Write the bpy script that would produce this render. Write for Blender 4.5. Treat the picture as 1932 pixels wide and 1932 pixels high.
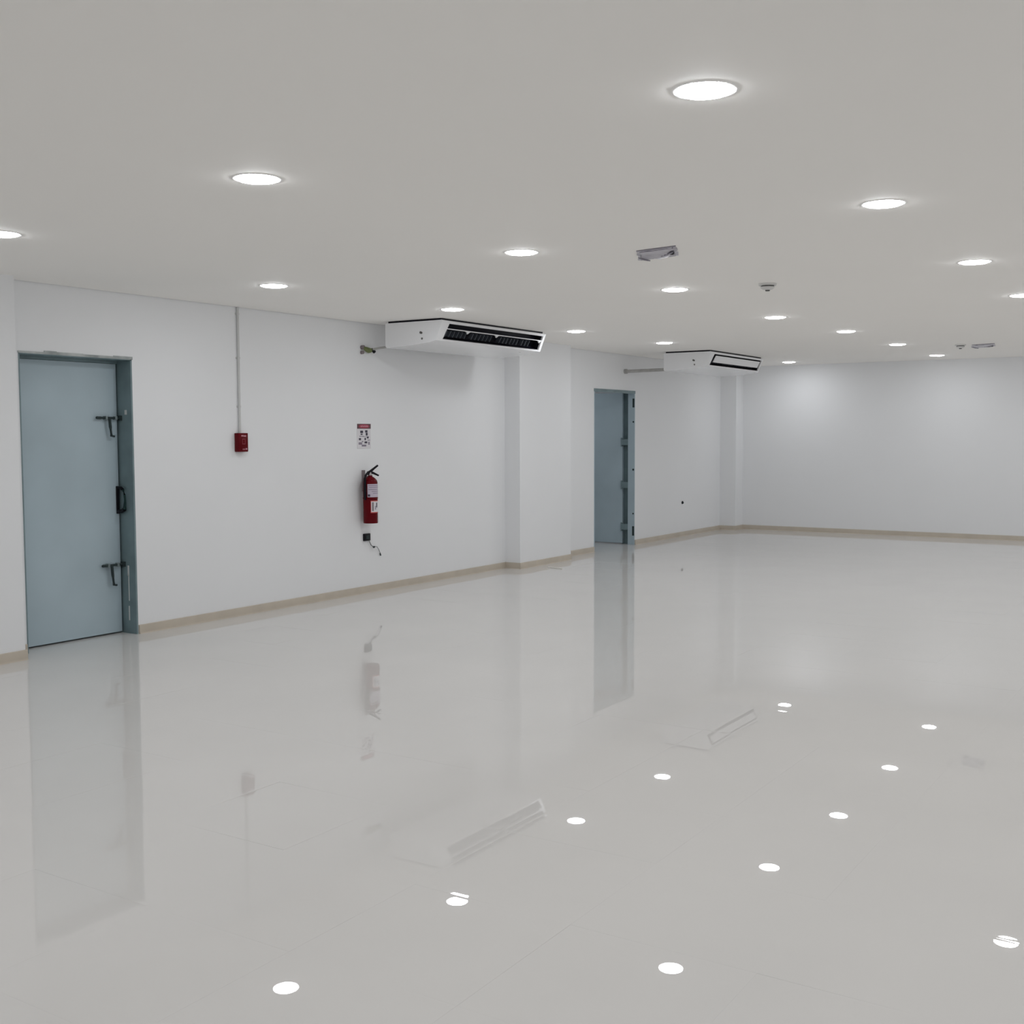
import bpy, bmesh, math, random
from mathutils import Vector, Matrix

for o in list(bpy.data.objects):
    bpy.data.objects.remove(o, do_unlink=True)
scene = bpy.context.scene
C = scene.collection
random.seed(7)

# ------------------------------------------------------------------ camera
CAM_D, CAM_H = 7.127, 1.5            # distance from the left wall, eye height
FOCAL_PX = 2181.289                  # for a 1932 px wide frame
YAW, PITCH, ROLL = math.radians(-32.823), math.radians(3.80), math.radians(-0.201)
cy, sy, cp, sp = math.cos(YAW), math.sin(YAW), math.cos(PITCH), math.sin(PITCH)
fw0, rt0, up0 = Vector((cy, -sy, 0)), Vector((-sy, -cy, 0)), Vector((0, 0, 1))
fw = fw0 * cp - up0 * sp
up1 = up0 * cp + fw0 * sp
rt = rt0 * math.cos(ROLL) + up1 * math.sin(ROLL)
up = up1 * math.cos(ROLL) - rt0 * math.sin(ROLL)
cam_data = bpy.data.cameras.new('camera')
cam_data.sensor_width = 36.0
cam_data.lens = 36.0 * FOCAL_PX / 1932.0
cam_data.clip_start, cam_data.clip_end = 0.05, 100
cam = bpy.data.objects.new('camera', cam_data)
C.objects.link(cam)
cam_loc = Vector((0, -CAM_D, CAM_H))
cam.matrix_world = Matrix(((rt.x, up.x, -fw.x, cam_loc.x), (rt.y, up.y, -fw.y, cam_loc.y),
                           (rt.z, up.z, -fw.z, cam_loc.z), (0, 0, 0, 1)))
scene.camera = cam

def project(p):
    d = Vector(p) - cam_loc
    z = d.dot(fw)
    if z < 0.1:
        return None
    return 966 + FOCAL_PX * d.dot(rt) / z, 966 - FOCAL_PX * d.dot(up) / z

# ------------------------------------------------------------------ world and exposure
w = bpy.data.worlds.new('world')
scene.world = w
w.use_nodes = True
w.node_tree.nodes['Background'].inputs[0].default_value = (0.02, 0.02, 0.022, 1)
w.node_tree.nodes['Background'].inputs[1].default_value = 1.0
scene.view_settings.view_transform = 'Standard'
scene.view_settings.look = 'None'
scene.view_settings.gamma = 1
scene.view_settings.use_curve_mapping = False
scene.view_settings.exposure = 0.0
try:                                 # white rooms need many bounces of light
    scene.cycles.max_bounces = 10
    scene.cycles.diffuse_bounces = 8
except AttributeError:
    pass
LAMP_STRENGTH = 66.5                 # radiance of each round LED panel
LAMP_COLOR = (0.978, 1.0, 1.03)

# ------------------------------------------------------------------ dimensions
H = 2.563          # ceiling height
XB = 17.398        # back wall
XR = -3.0          # wall behind the viewpoint
YR = -11.0         # wall on the right, out of frame
WT = 0.24          # wall thickness
BB = 0.068         # baseboard height

# ------------------------------------------------------------------ materials
def mat(name, color, rough=0.5, metal=0.0, spec=0.5, noise=0.0, nscale=4.0, bump=0.0, bscale=40.0,
        color2=None, coat=0.0, ior=None, rvar=0.0):
    m = bpy.data.materials.new(name)
    m.use_nodes = True
    nt = m.node_tree
    b = nt.nodes['Principled BSDF']
    b.inputs['Base Color'].default_value = (*color, 1)
    b.inputs['Roughness'].default_value = rough
    b.inputs['Metallic'].default_value = metal
    b.inputs['Specular IOR Level'].default_value = spec
    b.inputs['Coat Weight'].default_value = coat
    if ior:
        b.inputs['IOR'].default_value = ior
    tc = nt.nodes.new('ShaderNodeTexCoord')
    geo = nt.nodes.new('ShaderNodeNewGeometry')
    n = nt.nodes.new('ShaderNodeTexNoise')
    n.inputs['Scale'].default_value = nscale
    n.inputs['Detail'].default_value = 2
    nt.links.new(geo.outputs['Position'], n.inputs['Vector'])
    if noise > 0 or color2:
        r = nt.nodes.new('ShaderNodeValToRGB')
        c2 = color2 or tuple(c * (1 - noise) for c in color)
        r.color_ramp.elements[0].position = 0.3
        r.color_ramp.elements[1].position = 0.7
        r.color_ramp.elements[0].color = (*c2, 1)
        r.color_ramp.elements[1].color = (*color, 1)
        nt.links.new(n.outputs['Fac'], r.inputs['Fac'])
        nt.links.new(r.outputs['Color'], b.inputs['Base Color'])
    if rvar > 0:
        mr = nt.nodes.new('ShaderNodeMapRange')
        mr.inputs['To Min'].default_value = max(0, rough - rvar)
        mr.inputs['To Max'].default_value = rough + rvar
        nt.links.new(n.outputs['Fac'], mr.inputs['Value'])
        nt.links.new(mr.outputs['Result'], b.inputs['Roughness'])
    if bump > 0:
        n2 = nt.nodes.new('ShaderNodeTexNoise')
        n2.inputs['Scale'].default_value = bscale
        n2.inputs['Detail'].default_value = 3
        nt.links.new(geo.outputs['Position'], n2.inputs['Vector'])
        bp = nt.nodes.new('ShaderNodeBump')
        bp.inputs['Strength'].default_value = bump
        bp.inputs['Distance'].default_value = 0.002
        nt.links.new(n2.outputs['Fac'], bp.inputs['Height'])
        nt.links.new(bp.outputs['Normal'], b.inputs['Normal'])
    return m

M = {}
M['wall'] = mat('wall_paint', (0.835, 0.845, 0.86), rough=0.55, spec=0.3, noise=0.012, nscale=1.2)
M['ceiling'] = mat('ceiling_paint', (0.955, 0.938, 0.908), rough=0.7, spec=0.2, noise=0.012, nscale=0.7)
M['floor'] = mat('polished_porcelain', (0.672, 0.658, 0.641), rough=0.008, spec=0.2, noise=0.025, nscale=1.6, rvar=0.003,
                 bump=0.003, bscale=6)
M['grout'] = mat('floor_grout', (0.56, 0.54, 0.52), rough=0.5)
M['baseboard'] = mat('baseboard_tile', (0.56, 0.50, 0.42), rough=0.25, spec=0.3, noise=0.10, nscale=5)
M['door'] = mat('door_paint', (0.43, 0.53, 0.585), rough=0.38, noise=0.10, nscale=2.2, bump=0.05, bscale=25)
M['jamb'] = mat('frame_paint', (0.205, 0.285, 0.305), rough=0.42, noise=0.25, nscale=6)
M['headlip'] = mat('chipped_frame_edge', (0.62, 0.64, 0.63), rough=0.6, color2=(0.25, 0.28, 0.28), nscale=7)
M['chip'] = mat('bare_plaster', (0.62, 0.63, 0.62), rough=0.7)
M['stick'] = mat('pale_wood', (0.86, 0.84, 0.80), rough=0.6, noise=0.06, nscale=20)
M['bolt'] = mat('painted_steel_bolt', (0.20, 0.25, 0.255), rough=0.4, noise=0.2, nscale=30)
M['dark'] = mat('dark_steel', (0.035, 0.05, 0.052), rough=0.45, spec=0.15)
M['black'] = mat('black_plastic', (0.008, 0.008, 0.011), rough=0.35, spec=0.15)
M['blackgreen'] = mat('lit_black_grip', (0.012, 0.035, 0.033), rough=0.3, spec=0.15)  # green tint stands in for light caught on the black grip
M['ac'] = mat('white_glossy_plastic', (0.84, 0.845, 0.86), rough=0.22, coat=0.3)
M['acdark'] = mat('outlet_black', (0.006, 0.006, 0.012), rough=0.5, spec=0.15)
M['vane'] = mat('grey_vane', (0.055, 0.065, 0.08), rough=0.5)
M['badge'] = mat('smoked_receiver', (0.03, 0.03, 0.032), rough=0.2)
M['screw'] = mat('screw_recess', (0.16, 0.155, 0.145), rough=0.6)
M['conduit'] = mat('conduit_paint', (0.60, 0.605, 0.60), rough=0.5)
M['red'] = mat('red_enamel', (0.125, 0.002, 0.006), rough=0.22, spec=0.12, noise=0.15, nscale=6)
M['redprint'] = mat('red_print', (0.34, 0.035, 0.07), rough=0.5)
M['pinkprint'] = mat('faded_lettering', (0.55, 0.25, 0.30), rough=0.5)
M['rim'] = mat('raised_red_plastic', (0.22, 0.012, 0.03), rough=0.3)
M['white'] = mat('white_print', (0.72, 0.70, 0.73), rough=0.5)
M['label'] = mat('lilac_white_label', (0.55, 0.49, 0.58), rough=0.45)
M['ink'] = mat('dark_ink', (0.05, 0.045, 0.07), rough=0.6)
M['headink'] = mat('header_dark_red', (0.11, 0.045, 0.055), rough=0.5)
M['inkfade'] = mat('faded_ink', (0.26, 0.23, 0.29), rough=0.6)
M['redbright'] = mat('red_label_rim', (0.60, 0.12, 0.11), rough=0.5)
M['hose'] = mat('black_rubber', (0.010, 0.008, 0.012), rough=0.55, spec=0.15)
M['metal'] = mat('brushed_metal', (0.42, 0.40, 0.40), rough=0.35, metal=0.8)
M['bracket'] = mat('grey_bracket', (0.22, 0.18, 0.19), rough=0.5)
M['wire'] = mat('grey_wire', (0.20, 0.20, 0.205), rough=0.5)
M['foam'] = mat('green_pipe_tape', (0.17, 0.205, 0.07), rough=0.6, noise=0.3, nscale=40)
M['pipe'] = mat('grey_pipe_insulation', (0.46, 0.455, 0.44), rough=0.6, noise=0.15, nscale=20)
M['plastic'] = mat('crumpled_plastic', (0.56, 0.54, 0.60), rough=0.3, noise=0.22, nscale=14, bump=0.5, bscale=26)
M['plasticedge'] = mat('plastic_fold', (0.27, 0.255, 0.30), rough=0.4)
M['detector'] = mat('detector_white', (0.66, 0.655, 0.645), rough=0.4)
M['slit'] = mat('detector_slit', (0.10, 0.10, 0.095), rough=0.6)
M['ringtrim'] = mat('lamp_trim', (0.95, 0.945, 0.93), rough=0.5, spec=0.2)
m = bpy.data.materials.new('led_diffuser'); m.use_nodes = True
nt = m.node_tree; nt.nodes.clear()
em = nt.nodes.new('ShaderNodeEmission'); em.inputs[0].default_value = (*LAMP_COLOR, 1); em.inputs[1].default_value = LAMP_STRENGTH
ou = nt.nodes.new('ShaderNodeOutputMaterial'); nt.links.new(em.outputs[0], ou.inputs[0])
M['led'] = m

# ------------------------------------------------------------------ mesh builder
class MB:
    def __init__(self):
        self.bm = bmesh.new()
    def box(self, a, b, bevel=0.0, seg=2):
        lo = [min(a[i], b[i]) for i in range(3)]; hi = [max(a[i], b[i]) for i in range(3)]
        t = bmesh.new()
        vs = [t.verts.new((x, y, z)) for x in (lo[0], hi[0]) for y in (lo[1], hi[1]) for z in (lo[2], hi[2])]
        for f in ((0, 1, 3, 2), (4, 6, 7, 5), (0, 4, 5, 1), (2, 3, 7, 6), (0, 2, 6, 4), (1, 5, 7, 3)):
            t.faces.new([vs[i] for i in f])
        if bevel > 0:
            bmesh.ops.bevel(t, geom=list(t.edges), offset=bevel, segments=seg, profile=0.5, affect='EDGES')
        self._merge(t)
        return self
    def _merge(self, t):
        me = bpy.data.meshes.new('tmp'); t.to_mesh(me); t.free()
        self.bm.from_mesh(me); bpy.data.meshes.remove(me)
    def prism(self, pts, vec):
        n = len(pts)
        a = [self.bm.verts.new(p) for p in pts]
        b = [self.bm.verts.new(Vector(p) + Vector(vec)) for p in pts]
        self.bm.faces.new(a); self.bm.faces.new(b[::-1])
        for i in range(n):
            j = (i + 1) % n
            self.bm.faces.new((a[i], b[i], b[j], a[j]))
        return self
    def quad(self, *p):
        self.bm.faces.new([self.bm.verts.new(q) for q in p]); return self
    def tube(self, path, r, seg=10, cap=True):
        path = [Vector(p) for p in path]
        rs = r if isinstance(r, (list, tuple)) else [r] * len(path)
        rings = []
        for i, p in enumerate(path):
            d = (path[min(i + 1, len(path) - 1)] - path[max(i - 1, 0)]).normalized()
            u = d.orthogonal().normalized() if abs(d.z) > 0.95 else d.cross(Vector((0, 0, 1))).normalized()
            if abs(d.z) > 0.95:
                u = Vector((1, 0, 0)); u = (u - d * u.dot(d)).normalized()
            v = d.cross(u)
            rings.append([self.bm.verts.new(p + (u * math.cos(2 * math.pi * k / seg) + v * math.sin(2 * math.pi * k / seg)) * rs[i]) for k in range(seg)])
        for a, b in zip(rings, rings[1:]):
            for k in range(seg):
                l = (k + 1) % seg
                self.bm.faces.new((a[k], a[l], b[l], b[k]))
        if cap:
            self.bm.faces.new(rings[0][::-1]); self.bm.faces.new(rings[-1])
        return self
    def lathe(self, prof, seg=32, center=(0, 0, 0), a0=0.0, a1=2 * math.pi):
        full = abs(a1 - a0 - 2 * math.pi) < 1e-6
        cnt = seg if full else seg + 1
        c = Vector(center); cols = []
        for k in range(cnt):
            a = a0 + (a1 - a0) * k / seg
            cols.append([self.bm.verts.new(c + Vector((r * math.cos(a), r * math.sin(a), z))) for r, z in prof])
        for k in range(seg):
            A, B = cols[k], cols[(k + 1) % cnt]
            for i in range(len(prof) - 1):
                self.bm.faces.new((A[i], B[i], B[i + 1], A[i + 1]))
        bmesh.ops.remove_doubles(self.bm, verts=self.bm.verts, dist=1e-6)
        return self
    def build(self, name, material, parent=None, smooth=None, loc=None, fix=True):
        me = bpy.data.meshes.new(name)
        if fix:
            bmesh.ops.recalc_face_normals(self.bm, faces=self.bm.faces)
        self.bm.to_mesh(me); self.bm.free()
        me.materials.append(M[material])
        if smooth is not None:
            me.shade_smooth()
            me.set_sharp_from_angle(angle=math.radians(smooth))
        o = bpy.data.objects.new(name, me)
        C.objects.link(o)
        if parent:
            o.parent = parent
        if loc:
            o.location = loc
        return o

def tag(o, label=None, cat=None, group=None, kind=None):
    if label: o['label'] = label
    if cat: o['category'] = cat
    if group: o['group'] = group
    if kind: o['kind'] = kind
    return o
def thing(name, label, cat, loc, group=None, kind=None):
    o = bpy.data.objects.new(name, None)
    o.empty_display_size = 0.1
    C.objects.link(o); o.location = loc
    return tag(o, label, cat, group, kind)
def copy_tree(o, parent=None):
    c = o.copy(); C.objects.link(c); c.parent = parent
    for ch in o.children:
        copy_tree(ch, c)
    return c

# ------------------------------------------------------------------ large structure
D1, D2, DT1, DT2 = (4.845, 5.79), (12.985, 14.133), 2.078, 2.088   # door openings
VX0, VX1, VY = 12.3, 15.6, 2.4                                     # small lobby behind the far door
fl = MB().box((XR - .1, YR - .1, -0.12), (XB + .1, 0.0, -0.0003))
fl.box((D1[0], 0, -0.12), (D1[1], 0.30, 0.0))
fl.box((VX0, 0, -0.12), (VX1, VY, 0.0))
floor = tag(fl.build('floor', 'floor'), 'glossy beige porcelain floor of large tiles', 'floor', kind='structure')

# tiles: 60 cm, hairline joints, edges very slightly eased, each laid a hair out of level
TS, gap, band, drop = 0.6, 0.0002, 0.015, 0.00006
a = TS / 2 - gap / 2
g = [-a, -a + band, a - band, a]
def tile_mesh_into(bm, ox=0.0, oy=0.0, rx=0.0, ry=0.0):
    v = {}
    for i, x in enumerate(g):
        for j, y in enumerate(g):
            z = -drop if (i in (0, 3) or j in (0, 3)) else 0.0
            v[i, j] = bm.verts.new((ox + x, oy + y, z + rx * y - ry * x))
    for i in range(3):
        for j in range(3):
            bm.faces.new((v[i, j], v[i + 1, j], v[i + 1, j + 1], v[i, j + 1]))
    ring = [(0, 0), (1, 0), (2, 0), (3, 0), (3, 1), (3, 2), (3, 3), (2, 3), (1, 3), (0, 3), (0, 2), (0, 1)]
    low = {k: bm.verts.new((v[k].co.x, v[k].co.y, -0.006)) for k in ring}
    for k, l in zip(ring, ring[1:] + ring[:1]):
        bm.faces.new((v[k], low[k], low[l], v[l]))
t = MB(); tile_mesh_into(t.bm)
tile0 = t.build('tile', 'floor', floor)
tile_me = tile0.data
bpy.data.objects.remove(tile0)
rest = MB()
cells = []
ix0, ix1 = int(round((XR - XB) / TS)), 0
ny = int(math.ceil(-YR / TS))
for ix in range(ix0, ix1):
    for iy in range(ny):
        cx, cyy = XB + (ix + .5) * TS + 0.002, -(iy + .5) * TS - 0.0
        inview = False; near = 1e9
        for dx in (-.3, 0, .3):
            for dy in (-.3, 0, .3):
                p = project((cx + dx, cyy + dy, 0))
                if p and -5 < p[0] < 1937 and p[1] < 1937:
                    inview = True
        cells.append((cx, cyy, inview, (Vector((cx, cyy, 0)) - cam_loc).length))
vis = sorted([c for c in cells if c[2]], key=lambda c: c[3])[:300]
visset = set((c[0], c[1]) for c in vis)
for cx, cyy, inv, d in cells:
    rx, ry = random.gauss(0, 0.00045), random.gauss(0, 0.00045)
    if (cx, cyy) in visset:
        o = bpy.data.objects.new('tile', tile_me)
        C.objects.link(o); o.parent = floor
        o.location = (cx, cyy, 0); o.rotation_euler = (rx, ry, 0)
    else:
        tile_mesh_into(rest.bm, cx, cyy, rx, ry)
tag(rest.build('tile_field', 'floor', floor, fix=False), kind='stuff')

# ceiling with a thin shadow gap along the left wall
cl = MB().box((XR - .1, YR - .1, H), (XB + .1, -0.007, H + 0.05))
tag(cl.build('ceiling', 'ceiling'), 'flat white painted ceiling with round downlights', 'ceiling', kind='structure')

wl = MB()
top = H + 0.12
wl.box((XR - .1, 0, 0), (D1[0], WT, top)).box((D1[0], 0, DT1), (D1[1], WT, top)).box((D1[1], 0, 0), (D2[0], WT, top))
wl.box((D2[0], 0, DT2), (D2[1], WT, top)).box((D2[1] + .10, 0, 0), (XB + .1, WT, top))
wl.box((D2[1], 0, 0), (D2[1] + .10, .094, top)).box((D2[1], .094, DT2), (D2[1] + .10, WT, top))
tag(wl.build('wall_left', 'wall'), 'long white wall with two grey steel doors', 'wall', kind='structure')
tag(MB().box((XB, YR - .1, 0), (XB + .15, 0, top)).build('wall_back', 'wall'), 'plain white far wall', 'wall', kind='structure')
tag(MB().box((XR - .1, YR - .15, 0), (XB, YR, top)).build('wall_right', 'wall'), 'white side wall out of view', 'wall', kind='structure')
tag(MB().box((XR - .15, YR, 0), (XR, 0, top)).build('wall_rear', 'wall'), 'white wall behind the viewpoint', 'wall', kind='structure')
lob = MB().box((VX0 - .1, WT, 0), (VX0, VY, top)).box((VX1, WT, 0), (VX1 + .1, VY, top)).box((VX0 - .1, VY, 0), (VX1 + .1, VY + .1, top))
lob.box((VX0 - .1, WT, 2.5), (VX1 + .1, VY, 2.55))
tag(lob.build('wall_lobby', 'wall'), 'white walls of the small lobby behind the far door', 'wall', kind='structure')
tag(MB().box((D1[0] - .1, 0.31, 0), (D1[1] + .1, 0.36, 2.3)).build('wall_backing', 'wall'), 'blank wall behind the near closed door', 'wall', kind='structure')

P0, P1, P2 = (3.9, 4.708, 0.18), (10.905, 12.044, 0.20), (17.10, XB, 0.262)
plabel = ['white square pillar at the left edge beside the near door', 'wide white pillar between the fire extinguisher and the far door',
          'narrow white pillar in the far corner']
for P, lb in zip((P0, P1, P2), plabel):
    tag(MB().box((P[0], -P[2], 0), (P[1], 0.0, H)).build('pillar', 'wall'), lb, 'pillar', kind='structure')

# baseboards, one object for each straight run
def baseboard(name, p0, p1, nrm, label):
    p0, p1, nrm = Vector((*p0, 0)), Vector((*p1, 0)), Vector((*nrm, 0))
    th = 0.011
    prof = [(0, 0), (th + .010, 0), (th + .004, .0018), (th + .0015, .005), (th, .011), (th, BB - .004), (th - .0012, BB - .0012), (th - .004, BB), (0, BB)]
    b = MB(); b.prism([p0 + nrm * u + Vector((0, 0, z)) for u, z in prof], p1 - p0)
    return tag(b.build(name, 'baseboard', smooth=50), label, 'baseboard', kind='structure')
th = 0.011
baseboard('baseboard_left', (XR, 0), (P0[0], 0), (0, -1), 'beige tile baseboard before the left pillar')
baseboard('baseboard_left', (P0[0] - th, -P0[2]), (P0[1] + th, -P0[2]), (0, -1), 'beige tile baseboard on the front of the pillar at the left edge')
baseboard('baseboard_left', (P0[1], 0), (D1[0] - .004, 0), (0, -1), 'short beige tile baseboard between left pillar and near door')
baseboard('baseboard_left', (D1[1] + .006, 0), (P1[0], 0), (0, -1), 'long beige tile baseboard under the fire extinguisher')
baseboard('baseboard_left', (P1[0], 0), (P1[0], -P1[2]), (-1, 0), 'beige tile baseboard on the side of the wide pillar')
baseboard('baseboard_left', (P1[0] - th, -P1[2]), (P1[1], -P1[2]), (0, -1), 'beige tile baseboard on the front of the wide pillar')
baseboard('baseboard_left', (P1[1], 0), (D2[0] - .004, 0), (0, -1), 'beige tile baseboard between wide pillar and far door')
baseboard('baseboard_left', (D2[1] + .006, 0), (P2[0], 0), (0, -1), 'beige tile baseboard between far door and corner pillar')
baseboard('baseboard_left', (P2[0], 0), (P2[0], -P2[2]), (-1, 0), 'beige tile baseboard on the side of the corner pillar')
baseboard('baseboard_left', (P2[0] - th, -P2[2]), (P2[1], -P2[2]), (0, -1), 'beige tile baseboard on the front of the corner pillar')
baseboard('baseboard_back', (XB, -P2[2]), (XB, YR), (-1, 0), 'beige tile baseboard along the far wall')

# ------------------------------------------------------------------ door 1 (closed, steel)
d1 = thing('door_1', 'closed blue-grey steel door with two slide bolts at the left', 'door', (D1[0], 0, 0), kind='structure')
W1 = D1[1] - D1[0]
LY = 0.150     # plane of the leaf
fr = MB()
fr.box((0, -.003, 0), (.008, LY, DT1)).box((W1 - .014, -.003, 0), (W1, LY, DT1)).box((0, -.003, DT1 - .008), (W1, LY, DT1))
fr.box((0, LY, 0), (.012, LY + .065, DT1)).box((W1 - .012, LY, 0), (W1, LY + .065, DT1)).box((0, LY, DT1 - .03), (W1, LY + .065, DT1))
fr.box((W1 - .06, LY + .05, 0), (W1, LY + .065, DT1))
frame1 = fr.build('frame', 'jamb', d1)
lip = MB()
for x0, x1, h0 in ((-.004, .20, .010), (.20, .30, .020), (.30, .52, .016), (.52, .78, .013), (.78, W1 + .006, .018)):
    lip.box((x0, -.006, DT1 - .004), (x1, .002, DT1 + h0))
tag(lip.build('head_edge', 'headlip', d1), 'chipped pale edge of the frame head')
chips = MB().box((W1 - .0155, .05, 1.665), (W1 - .013, .075, 1.70), .0008)
chips.box((W1 - .0155, .068, .44), (W1 - .013, .086, .52), .0008).box((W1 - .0155, .07, .25), (W1 - .013, .08, .45), .0008)
chips.box((W1 - .0155, .072, .10), (W1 - .013, .084, .21), .0008)
tag(chips.build('paint_chip', 'chip', frame1), 'pale chips in the paint of the jamb')
leaf1 = MB().box((.014, LY, .012), (W1 - .026, LY + .04, DT1 - .032), .002).build('leaf', 'door', d1)

def slide_bolt(z, xs, xh, drop_len):
    x1 = W1 - .012
    b = MB()
    b.tube([(xs, LY - .022, z), (x1 + .008, LY - .022, z)], .009, 10)                         # sliding rod
    b.tube([(xh, LY - .022, z), (xh, LY - .036, z - .006), (xh + .006, LY - .036, z - drop_len * .5), (xh + .016, LY - .034, z - drop_len), (xh + .045, LY - .030, z - drop_len - .004)],
           [.010, .011, .011, .010, .008], 8)                                                # hanging handle
    o = b.build('slide_bolt', 'dark', leaf1, smooth=40)
    p = MB().box((xs + .02, LY - .012, z - .012), (xs + .05, LY + .001, z + .012), .002)
    p.box((xh + .055, LY - .034, z - .014), (xh + .075, LY + .001, z + .014), .002)
    p.box((xh - .03, LY - .034, z - .014), (xh - .012, LY + .001, z + .014), .002)
    p.build('bolt_guide', 'bolt', leaf1)
    q = MB().box((xh + .018, LY - .005, z - drop_len * .95), (x1 - .018, LY + .001, z + .022), .0015)
    q.build('bolt_plate', 'door', leaf1)
    MB().box((x1 - .020, LY - .045, z - .02), (x1 - .001, LY - .002, z + .018), .002).build('keep', 'dark', leaf1)
slide_bolt(1.640, 5.562 - D1[0], 5.668 - D1[0], .135)
slide_bolt(0.530, 5.580 - D1[0], 5.655 - D1[0], .150)
h = MB()
xh = W1 - .040
h.box((xh - .014, LY - .010, .915), (xh + .010, LY + .001, 1.125), .003)
h.tube([(xh - .002, LY - .006, 1.112), (xh, LY - .045, 1.112), (xh + .002, LY - .066, 1.098)], [.012, .012, .010], 10)
h.tube([(xh, LY - .006, .935), (xh + .002, LY - .045, .935), (xh + .002, LY - .075, .95)], [.014, .016, .016], 10)
hd = h.build('pull_handle', 'black', leaf1, smooth=45)
MB().tube([(xh + .002, LY - .066, 1.098), (xh + .002, LY - .080, 1.06), (xh + .002, LY - .084, 1.02), (xh + .002, LY - .078, .95)], [.009, .008, .008, .012], 10).build('grip', 'blackgreen', leaf1, smooth=45)

# ------------------------------------------------------------------ door 2 (standing open, hinged on the right jamb)
d2 = thing('door_2', 'open blue-grey steel door past the wide pillar', 'door', (D2[0], 0, 0), kind='structure')
W2 = D2[1] - D2[0]
fr = MB()
fr.box((0, -.003, 0), (.014, .10, DT2)).box((W2 - .014, -.003, 0), (W2, .095, DT2)).box((0, -.003, DT2 - .030), (W2, .10, DT2))
fr.box((0, .10, DT2 - .012), (W2, WT, DT2)).box((-.01, .10, 0), (.004, WT, DT2))
frame2 = fr.build('frame', 'door', d2)
MB().box((W2 + .092, .0945, 0), (W2 + .0995, WT, DT2)).box((W2, .0945, 0), (W2 + .0995, .098, DT2)).build('rebate', 'jamb', d2)  # darker colour than the frame deepens the shade in the hinge gap
tag(MB().box((-.004, -.006, DT2 - .034), (W2 + .004, .001, DT2 + .004)).build('head_edge', 'jamb', d2), 'darker edge of the frame head')
sp_ = MB()
for z, s in ((1.675, .012), (1.027, .014), (.427, .011)):
    sp_.tube([(W2 - .012, .014, z), (W2 - .0185, .014, z)], s, 10)
for z, hh in ((1.93, .12), (.19, .13)):
    sp_.box((W2 - .017, -.002, z - hh / 2), (W2 - .012, .028, z + hh / 2), .0015)
tag(sp_.build('anchor', 'dark', frame2), 'dark fixing anchors down the jamb')
LX = W2 + .035
leaf2 = MB().box((LX, .205, .012), (LX + .042, 1.29, DT2 - .016), .002).build('leaf', 'door', d2)
for z in (1.40, .815, .24):
    hg = MB().box((W2 - .006, .090, z - .040), (W2 + .006, .205, z + .040), .001)
    hg.tube([(W2 + .006, .205, z - .06), (W2 + .006, .205, z + .06)], .011, 10)
    hg.box((W2 + .006, .2, z - .05), (LX + .004, .209, z + .05), .001)
    hg.build('hinge', 'jamb', leaf2, smooth=40)

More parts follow.
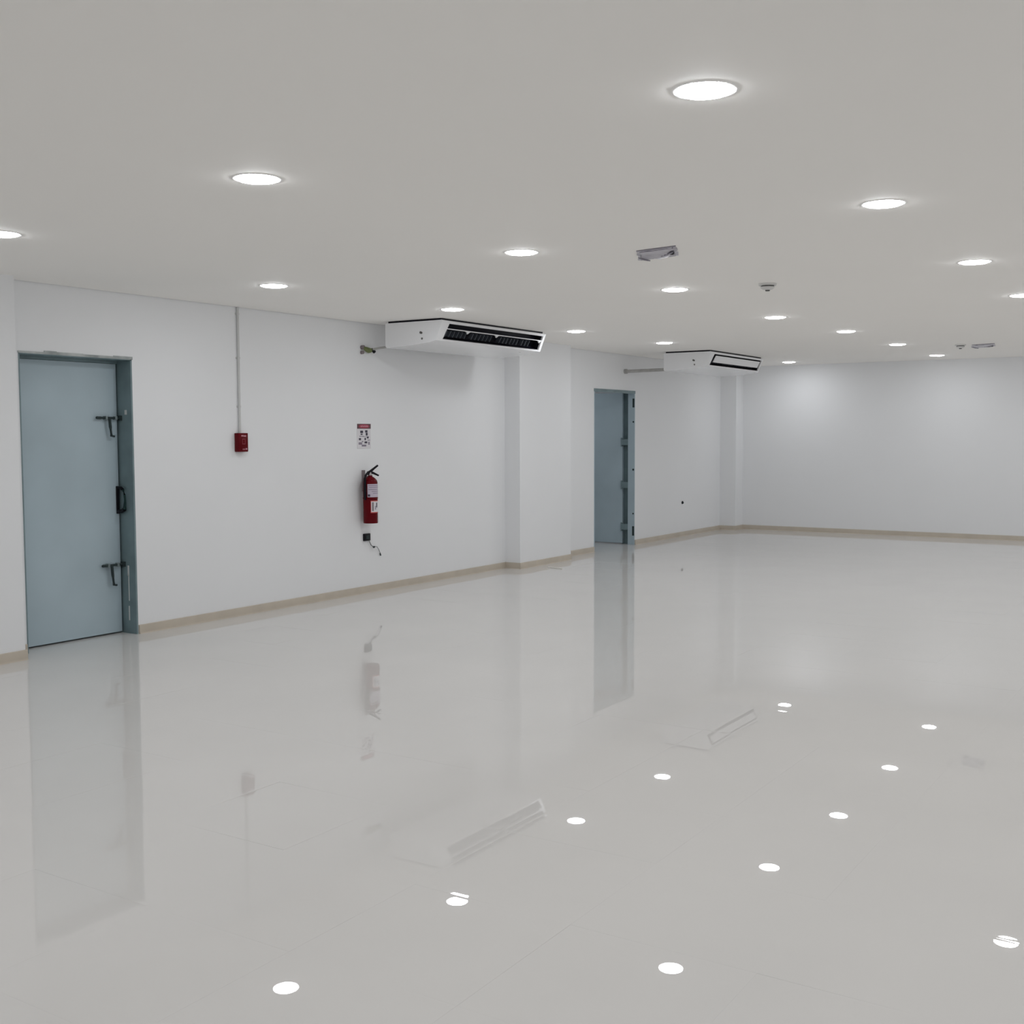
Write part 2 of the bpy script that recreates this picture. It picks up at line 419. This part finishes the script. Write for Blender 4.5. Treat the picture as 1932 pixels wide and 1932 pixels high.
# ------------------------------------------------------------------ ceiling air conditioners
def air_conditioner(label, loc, closed):
    r = thing('air_conditioner', label, 'air conditioner', loc, 'ceiling air conditioners by the left wall')
    L = 1.815
    zt = 0.227                                    # top of the casing above the origin (lowest point)
    # profile in (y, z): wall side -> front
    prof = [(0, zt), (0, .012), (-.012, .001), (-.03, 0), (-.27, .010), (-.40, .021), (-.50, .030), (-.585, .046)]
    front_top = (-.658, .220)
    topf = (-.652, zt)
    b = MB(); bm = b.bm
    full = prof + [front_top, topf]
    capl = [bm.verts.new((0, y, z)) for y, z in full]; capr = [bm.verts.new((L, y, z)) for y, z in full]
    bm.faces.new(capl); bm.faces.new(capr[::-1])
    n = len(full)
    for i in range(n):
        j = (i + 1) % n
        if i == len(prof) - 1:
            continue                              # the slanted front gets the opening
        bm.faces.new((capl[i], capr[i], capr[j], capl[j]))
    B0, B1 = Vector((0, *prof[-1])), Vector((0, *front_top))
    sl = B1 - B0
    nin = Vector((0, sl.z, -sl.y)).normalized()   # into the casing
    if nin.y < 0: nin = -nin
    def P(x, tt, d=0.0):
        q = B0 + sl * tt + nin * d
        return Vector((x, q.y, q.z))
    ox0, ox1, t0, t1 = .125, L - .040, .085, .885
    sk = .030                                     # lower corners run outwards like the photograph's opening
    def ring(d):
        return [bm.verts.new(P(ox0 - sk, t0, d)), bm.verts.new(P(ox1 - .004, t0, d)), bm.verts.new(P(ox1, t1, d)), bm.verts.new(P(ox0, t1, d))]
    outer = [capl[len(prof) - 1], capr[len(prof) - 1], capr[len(prof)], capl[len(prof)]]
    r0, r1 = ring(0), ring(.016)
    for A, Bq in ((outer, r0), (r0, r1)):
        for i in range(4):
            j = (i + 1) % 4
            bm.faces.new((A[i], A[j], Bq[j], Bq[i]))
    body = b.build('casing', 'ac', r, smooth=28)
    # dark inside of the outlet
    o = MB(); om = o.bm
    for d in (.016, .09):
        pass
    ra = [P(ox0 - sk, t0, .0165), P(ox1 - .004, t0, .0165), P(ox1, t1, .0165), P(ox0, t1, .0165)]
    rb = [P(ox0 - sk, t0, .085), P(ox1 - .004, t0, .085), P(ox1, t1, .085), P(ox0, t1, .085)]
    va, vb = [om.verts.new(q) for q in ra], [om.verts.new(q) for q in rb]
    for i in range(4):
        om.faces.new((va[i], va[(i + 1) % 4], vb[(i + 1) % 4], vb[i]))
    om.faces.new(vb)
    o.build('outlet', 'acdark', r, fix=False)
    # louver blade
    lv = MB()
    if closed:
        lv.prism([P(ox0 + .055, .30, .004), P(ox0 + .055, .30, .012), P(ox0 + .075, .775, .012), P(ox0 + .075, .775, .004)], (ox1 - ox0 - .11, 0, 0))
        lv.build('louver', 'ac', r)
    else:
        q0, q1, bk = P(ox0 - .012, .60, .002), P(ox0 - .012, .645, .002), Vector((0, .05, .0092))
        lv.prism([q0, q1, q1 + bk, q0 + bk], (ox1 - ox0 + .010, 0, 0))
        lb = lv.build('louver', 'ac', r)
        for xx in (.455, .945, L - .075):         # small pointed supports below the blade
            s = MB(); s.prism([P(xx - .05, .61, .003), P(xx - .014, .555, .003), P(xx + .004, .47, .003), P(xx + .022, .555, .003), P(xx + .05, .61, .003)], Vector((0, .012, .002)))
            s.build('louver_support', 'ac', r)
    vn = 0
    for s0 in (.15, .575, 1.055, 1.46):
        for k in range(6 if s0 < 1.4 else 3):
            x = s0 + k * .062
            v = MB()
            v.prism([P(x, t0 + .10, .030), P(x + .010, t0 + .10, .030), P(x + .022, .50, .030), P(x + .014, .50, .030)], nin * .04)
            v.build('vane', 'vane', r)
    # mounting block, coloured black to stand in for shade in the ceiling gap
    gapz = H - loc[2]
    MB().box((.02, -.63, zt - .001), (L - .02, -.02, gapz), .0).build('shade_gap_mount', 'acdark', r)
    # round knock-outs on the end, receiver under the front
    for y, z, s in ((-.425, .120, .010), (-.412, .124, .012), (-.428, .068, .010)):
        MB().tube([(-.0022, y, z), (.004, y, z)], s, 12).build('knockout', 'screw', r, smooth=40)
    bd = MB(); bd.lathe([(0.0, -.004), (.030, -.004), (.036, 0), (.036, .006), (0, .006)], 20, (0, 0, 0))
    bo = bd.build('receiver', 'badge', r, smooth=40)
    bo.scale = (1.25, 1.0, 1.0); bo.location = (1.545, -.530, .041); bo.rotation_euler = (math.radians(-14), 0, 0)
    return r
air_conditioner('white ceiling air conditioner near the extinguisher, its black outlet open', (8.522, -.228, 2.318), False)
air_conditioner('white ceiling air conditioner past the far door, its flap closed', (13.66, -.650, 2.318), True)

# pipes at the back of the units
t = thing('drain_pipe', 'short drain stub with green tape behind the nearer air conditioner', 'pipe', (8.53, 0, 2.30))
MB().tube([(.02, -.03, .012), (.06, -.10, .028), (.10, -.225, .045)], .011, 10).build('pipe', 'pipe', t, smooth=40)
MB().tube([(-.085, .002, .030), (-.085, -.03, .030)], .020, 12).build('wall_flange', 'bracket', t, smooth=40)
MB().tube([(-.090, .002, -.018), (-.090, -.026, -.018)], .016, 12).build('wall_flange', 'bracket', t, smooth=40)
MB().tube([(-.08, -.022, .024), (-.055, -.034, .014), (-.02, -.034, .004), (.006, -.034, .006), (.02, -.03, .012)], [.014, .022, .026, .022, .014], 12).build('green_wrap', 'foam', t, smooth=50)
MB().tube([(.018, -.036, .020), (.045, -.045, -.004), (.052, -.048, -.012)], [.012, .017, .014], 10).build('spout', 'black', t, smooth=50)
t = thing('refrigerant_pipe', 'straight grey insulated pipe behind the farther air conditioner', 'pipe', (13.83, 0, 2.33))
MB().tube([(0, 0, .012), (.03, -.25, .016), (.07, -.655, .022)], .021, 12).build('insulation', 'pipe', t, smooth=40)
MB().tube([(0, .002, .012), (0, -.035, .012)], .032, 12).build('wall_sleeve', 'pipe', t, smooth=40)

# ------------------------------------------------------------------ downlights
def make_downlight():
    r = thing('downlight', 'x', 'downlight', (0, 0, H), 'round ceiling downlights')
    rg = MB(); rg.lathe([(.092, .0), (.092, -.002), (.095, -.0030), (.102, -.0025), (.106, 0)], 40)
    rg.build('trim_ring', 'ringtrim', r, smooth=50)
    df = MB(); df.lathe([(0, -.0125), (.05, -.0115), (.078, -.0080), (.0925, -.002)], 32)
    df.build('diffuser', 'led', r, smooth=60)
    return r
lamps = [
    (3.397, -5.651, 'largest downlight, nearest one at the upper right'),
    (3.519, -3.608, 'second largest downlight, high in the left half of the ceiling'),
    (5.496, -5.632, 'downlight below right of the largest one, second in the right-hand row'),
    (5.764, -3.481, 'downlight left of the plastic-wrapped fixture, mid ceiling'),
    (6.046, -1.225, 'downlight nearest to the top of the alarm conduit'),
    (7.858, -3.488, 'downlight just beyond the nearer plastic-wrapped fixture'),
    (7.657, -5.609, 'third downlight in the row at the right, before the frame edge'),
    (8.018, -1.364, 'downlight right in front of the nearer air conditioner'),
    (10.419, -1.200, 'downlight just past the right end of the nearer air conditioner'),
    (10.224, -3.391, 'downlight just past the nearer smoke detector'),
    (12.044, -3.491, 'middle-row downlight, third from the far wall'),
    (12.310, -1.297, 'downlight above the left end of the farther air conditioner'),
    (14.137, -3.477, 'middle-row downlight, second from the far wall'),
    (16.412, -3.415, 'middle-row downlight closest to the far wall'),
    (16.643, -1.263, 'downlight past the farther air conditioner, by the far corner'),
    (3.714, -1.551, 'downlight cut off by the left edge of the picture'),
    (9.703, -5.562, 'downlight cut off by the right edge of the picture'),
]
for x in (11.9, 14.1, 16.3):
    lamps.append((x, -5.56, None))
for x in (1.3, -0.9):
    for y in (-1.4, -3.55, -5.6):
        lamps.append((x, y, None))
for x in (-.9, 1.3, 3.4, 5.5, 7.65, 9.75, 11.9, 14.1, 16.3):
    for y in (-7.7, -9.8):
        lamps.append((x, y, None))
lamps.append((13.6, 1.45, None))     # unseen lobby lamp, added to brighten the open far door
proto = make_downlight()
for i, (x, y, lb) in enumerate(lamps):
    o = proto if i == 0 else copy_tree(proto)
    o.location = (x, y, H if y < 0 else 2.5)
    o['label'] = lb or 'round downlight in the ceiling outside the frame of the picture'

# ------------------------------------------------------------------ ceiling fixtures and detectors
def wrapped_fixture(label, corners, seed):
    rnd = random.Random(seed)
    cx = sum(c[0] for c in corners) / 4; cyy = sum(c[1] for c in corners) / 4
    r = thing('wrapped_fixture', label, 'ceiling fixture', (cx, cyy, H), 'plastic-wrapped ceiling fixtures')
    cs = [Vector((c[0] - cx, c[1] - cyy, 0)) for c in corners]
    N = 9
    grid = {}
    b = MB()
    for i in range(N + 1):
        for j in range(N + 1):
            u, v = i / N, j / N
            p = (cs[0] * (1 - u) + cs[1] * u) * (1 - v) + (cs[3] * (1 - u) + cs[2] * u) * v
            e = min(u, 1 - u, v, 1 - v)
            z = -.003 - .014 * min(1, e / .16) + rnd.uniform(-.006, .006)
            k = 1 + rnd.uniform(-.03, .03) * (1 if e == 0 else .3)
            grid[i, j] = b.bm.verts.new((p.x * k, p.y * k, z))
    for i in range(N):
        for j in range(N):
            b.bm.faces.new((grid[i, j], grid[i + 1, j], grid[i + 1, j + 1], grid[i, j + 1]))
    b.build('plastic_sheet', 'plastic', r, smooth=25)
    MB().prism([c * .86 + Vector((0, 0, -.010)) for c in cs], (0, 0, .012)).build('back_plate', 'plasticedge', r)
    def fold(u0, v0, u1, v1, wd, zs=(-.012, -.020, -.022)):
        f = lambda u, v: (cs[0] * (1 - u) + cs[1] * u) * (1 - v) + (cs[3] * (1 - u) + cs[2] * u) * v
        a_, c_ = f(u0, v0), f(u1, v1)
        m_ = (a_ + c_) / 2
        MB().tube([q_ + Vector((0, 0, z_)) for q_, z_ in zip((a_, m_, c_), zs)], [wd * .5, wd, wd * .7], 6).build('plastic_fold', 'plasticedge', r, smooth=60)
    fold(.02, .55, .30, .86, .005)
    fold(.55, .72, .90, .28, .006)
    fold(.0, .0, 1.0, .0, .005, (-.003, -.004, -.003))
    f = (cs[0] * .12 + cs[1] * .88) * .62 + (cs[3] * .12 + cs[2] * .88) * .38
    MB().tube([f + Vector((0, 0, -.014)), f + Vector((0, 0, -.028))], [.014, .010], 10).build('cable_hole', 'black', r, smooth=40)
    return r
wrapped_fixture('square ceiling fixture wrapped in crumpled violet-grey plastic, the nearer of two',
                [(6.085, -4.065), (6.045, -4.330), (6.365, -4.205), (6.410, -3.915)], 3)
wrapped_fixture('small plastic-wrapped ceiling fixture at the right, near the far wall',
                [(14.72, -4.20), (14.63, -4.47), (15.08, -4.40), (15.17, -4.10)], 8)
def smoke_detector(label, x, y, s):
    r = thing('smoke_detector', label, 'smoke detector', (x, y, H), 'smoke detectors')
    MB().lathe([(0, 0), (.062 * s, 0), (.064 * s, -.006), (.060 * s, -.014), (0, -.014)], 28).build('base', 'detector', r, smooth=40)
    MB().lathe([(.046 * s, -.014), (.046 * s, -.024), (0, -.024)], 24).build('sensing_slot', 'slit', r, smooth=40)
    MB().lathe([(0, -.023), (.050 * s, -.023), (.047 * s, -.032), (.032 * s, -.042), (.014 * s, -.045), (0, -.045)], 28).build('cap', 'detector', r, smooth=40)
    MB().lathe([(0, -.044), (.017 * s, -.044), (.015 * s, -.052), (0, -.053)], 16).build('indicator', 'slit', r, smooth=40)
smoke_detector('round smoke detector beyond the nearer wrapped fixture', 7.93, -4.17, 1.0)
smoke_detector('tiny smoke detector beside the far wrapped fixture', 14.62, -4.09, 1.0)

# ------------------------------------------------------------------ things on the left wall
t = thing('alarm_conduit', 'thin vertical conduit running from ceiling to red alarm box', 'conduit', (6.866, 0, 1.525))
MB().tube([(0, -.011, 0), (0, -.011, H - 1.525)], .0105, 10).build('pipe', 'conduit', t, smooth=40)
for z in (.22, .62, .98):
    MB().box((-.022, -.004, z - .008), (.022, 0, z + .008), .001).tube([(0, -.0115, z - .008), (0, -.0115, z + .008)], .0135, 10).build('clip', 'conduit', t, smooth=40)

t = thing('fire_alarm_box', 'small red fire alarm box below the conduit', 'alarm', (6.867, 0, 1.370))
bx = MB(); bx.box((-.054, -.050, 0), (.054, 0, .156), .005, 2); bx.build('housing', 'red', t, smooth=35)
fy0, fy1 = -.0512, -.0495
for x0, x1, z0, z1 in ((-.024, .000, .128, .138), (.003, .030, .126, .136)):
    MB().box((x0, fy0, z0), (x1, fy1, z1)).build('lettering', 'pinkprint', t)
for x0, x1, z0, z1 in ((-.008, -.001, .016, .027), (.008, .015, .016, .027), (.024, .040, .018, .030)):
    MB().box((x0, fy0, z0), (x1, fy1, z1)).build('lettering', 'pinkprint', t)
rm = MB().box((-.014, -.053, .102), (.018, -.0495, .108), .001).box((-.014, -.053, .062), (.018, -.0495, .068), .001)
rm.box((-.016, -.053, .062), (-.011, -.0495, .108), .001).box((.014, -.053, .062), (.019, -.0495, .108), .001)
rm.build('button_rim', 'rim', t)
MB().box((-.011, -.0515, .068), (.014, -.0495, .102), .001).build('button', 'red', t)

t = thing('safety_sign', 'small white sign with red header above the extinguisher', 'sign', (8.463, 0, 1.380))
MB().box((-.098, -.004, 0), (.098, 0, .232), .001).build('board', 'white', t)
MB().box((-.098, -.0052, .186), (.098, -.0035, .232)).build('header', 'headink', t)
he = MB(); he.prism([(.078 * math.cos(k * math.pi / 12), -.0062, .209 + .019 * math.sin(k * math.pi / 12)) for k in range(24)], (0, .002, 0))
he.build('header_oval', 'redprint', t)
hl = MB(); rnd = random.Random(4); x = -.052
while x < .05:
    wd = rnd.uniform(.006, .011)
    hl.box((x, -.0072, .203 + rnd.uniform(-.002, .002)), (x + wd, -.006, .216 + rnd.uniform(-.002, .002))); x += wd + .0035
hl.build('header_lettering', 'pinkprint', t)
for x0, x1, z0, z1 in ((-.055, -.015, .145, .168), (-.050, -.022, .128, .140), (.016, .050, .150, .172), (.024, .052, .122, .148),
                       (-.076, -.046, .078, .098), (.006, .026, .078, .100), (.040, .066, .094, .110), (.006, .044, .048, .066)):
    MB().box((x0, -.0055, z0), (x1, -.0035, z1), .0008).build('pictogram', 'ink', t)
pf = MB()
for x0, x1, z0, z1 in ((-.07, .0, .112, .118), (-.08, -.03, .036, .058), (-.035, .03, .018, .036), (.06, .08, .034, .062), (-.02, .07, .110, .114), (-.034, -.012, .06, .07), (.05, .085, .074, .082)):
    pf.box((x0, -.0048, z0), (x1, -.0035, z1))
pf.build('small_print', 'inkfade', t)

# fire extinguisher
t = thing('fire_extinguisher', 'red fire extinguisher with white labels hanging on the wall', 'extinguisher', (8.445, -.088, .675))
R = .069
MB().lathe([(0, .004), (R - .012, .004), (R - .010, 0), (R - .002, 0), (R, .006), (R, .385), (R - .004, .402), (R - .018, .420), (.034, .434), (.022, .440), (.020, .452), (0, .452)], 36).build('cylinder', 'red', t, smooth=40)
def wrap(name, material, a0, a1, z0, z1, rr, parent=t, cols=12):
    b = MB()
    for k in range(cols):
        q0, q1 = a0 + (a1 - a0) * k / cols, a0 + (a1 - a0) * (k + 1) / cols
        pts = [(math.cos(q) * r_, math.sin(q) * r_) for q, r_ in ((q0, rr), (q1, rr), (q1, rr - .0015), (q0, rr - .0015))]
        b.prism([(px, py, z0) for px, py in pts], (0, 0, z1 - z0))
    return b.build(name, material, parent, smooth=40)
rad = math.radians
# directions: the viewer stands towards -139 degrees; frame right is about -57 degrees
lab1 = wrap('instruction_label', 'label', rad(-163), rad(-40), .248, .372, R + .0010)
for z, q0, q1 in ((.355, -155, -60), (.338, -150, -50), (.318, -155, -70), (.300, -130, -60), (.282, -120, -62)):
    wrap('label_lines', 'inkfade', rad(q0), rad(q1), z, z + .006, R + .0016, lab1, 8)
wrap('label_mark', 'ink', rad(-160), rad(-142), .255, .275, R + .0016, lab1, 4)
lab2 = wrap('inspection_label', 'white', rad(-135), rad(-40), .108, .208, R + .0010)
wrap('label_border', 'redbright', rad(-139), rad(-40), .100, .216, R + .0006)
wrap('label_lettering', 'bracket', rad(-128), rad(-115), .118, .200, R + .0016, lab2, 3)
wrap('label_lettering', 'inkfade', rad(-103), rad(-94), .130, .165, R + .0016, lab2, 3)
wrap('label_lettering', 'ink', rad(-90), rad(-78), .150, .195, R + .0016, lab2, 3)
va = MB().lathe([(0, .450), (.017, .450), (.018, .462), (.014, .470), (.014, .482), (0, .484)], 20)
va.build('valve', 'metal', t, smooth=40)
lv = MB()
dx, dy = math.cos(rad(-30)), math.sin(rad(-30))
def pt(s, z, off=0): return (dx * s - dy * off, dy * s + dx * off, z)
lv.tube([pt(-.022, .470), pt(.0, .478), pt(.03, .474), pt(.085, .448)], [.010, .014, .011, .008], 8)
lv.build('carry_handle', 'hose', t, smooth=40)
lv = MB(); lv.tube([pt(-.028, .474), pt(-.004, .482), pt(.03, .510), (dx * .078, dy * .078, .545)], [.013, .015, .011, .009], 8)
lv.build('squeeze_lever', 'hose', t, smooth=40)
hs = MB(); q = rad(-178)
hx, hy = math.cos(q) * (R + .012), math.sin(q) * (R + .012)
hs.tube([(-.012, .004, .462), (-.04, .008, .468), (hx * .85, hy, .452), (hx * 1.0, hy, .42), (hx, hy, .35), (hx, hy, .27), (hx, hy, .225)], [.009, .010, .011, .012, .013, .014, .010], 10)
hs.build('hose', 'hose', t, smooth=50)
br = MB().box((-.020, .070, .30), (.012, .088, .500), .002); br.box((-.016, .02, .428), (.010, .086, .446), .002)
br.build('wall_bracket', 'bracket', t)
MB().lathe([(R + .0005, .232), (R + .003, .234), (R + .003, .242), (R + .0005, .244)], 32).build('retaining_band', 'red', t, smooth=40)

t = thing('wall_outlet', 'small black wall outlet with a loose dangling wire', 'outlet', (8.478, 0, .500))
MB().box((-.046, -.020, 0), (.046, 0, .070), .005).build('cover', 'black', t, smooth=40)
MB().box((-.020, -.0225, .018), (.022, -.019, .052), .002).build('socket_face', 'dark', t)
MB().tube([(.028, -.012, .006), (.034, -.020, -.02), (.046, -.024, -.045), (.074, -.026, -.062)], .0045, 8).build('wire', 'wire', t, smooth=60)
MB().tube([(.070, -.026, -.060), (.084, -.026, -.066), (.098, -.026, -.062)], [.006, .011, .006], 8).build('wire_joint', 'dark', t, smooth=60)
MB().tube([(.094, -.026, -.062), (.135, -.022, -.066), (.170, -.016, -.098), (.196, -.012, -.135)], .003, 8).build('wire', 'wire', t, smooth=60)
MB().tube([(.194, -.012, -.134), (.202, -.012, -.158)], [.006, .007], 8).build('wire_end', 'dark', t, smooth=60)

t = thing('cable_outlet', 'tiny black cable outlet low on the wall past the far door', 'outlet', (15.685, 0, .500))
MB().tube([(0, .004, 0), (0, -.012, 0)], .022, 14).build('grommet', 'black', t, smooth=40)
MB().tube([(0, -.012, 0), (0, -.024, -.008)], .008, 8).build('cable_stub', 'dark', t, smooth=40)

# small stray stick left on the floor
st = MB().box((-.115, -.006, 0), (.115, .006, .012), .002).build('wood_strip', 'stick')
st.location = (11.152, -.509, .0005); st.rotation_euler = (0, 0, math.atan2(-.208, -.057) + .0)
tag(st, 'thin pale stick lying on the floor by the wide pillar', 'stick')
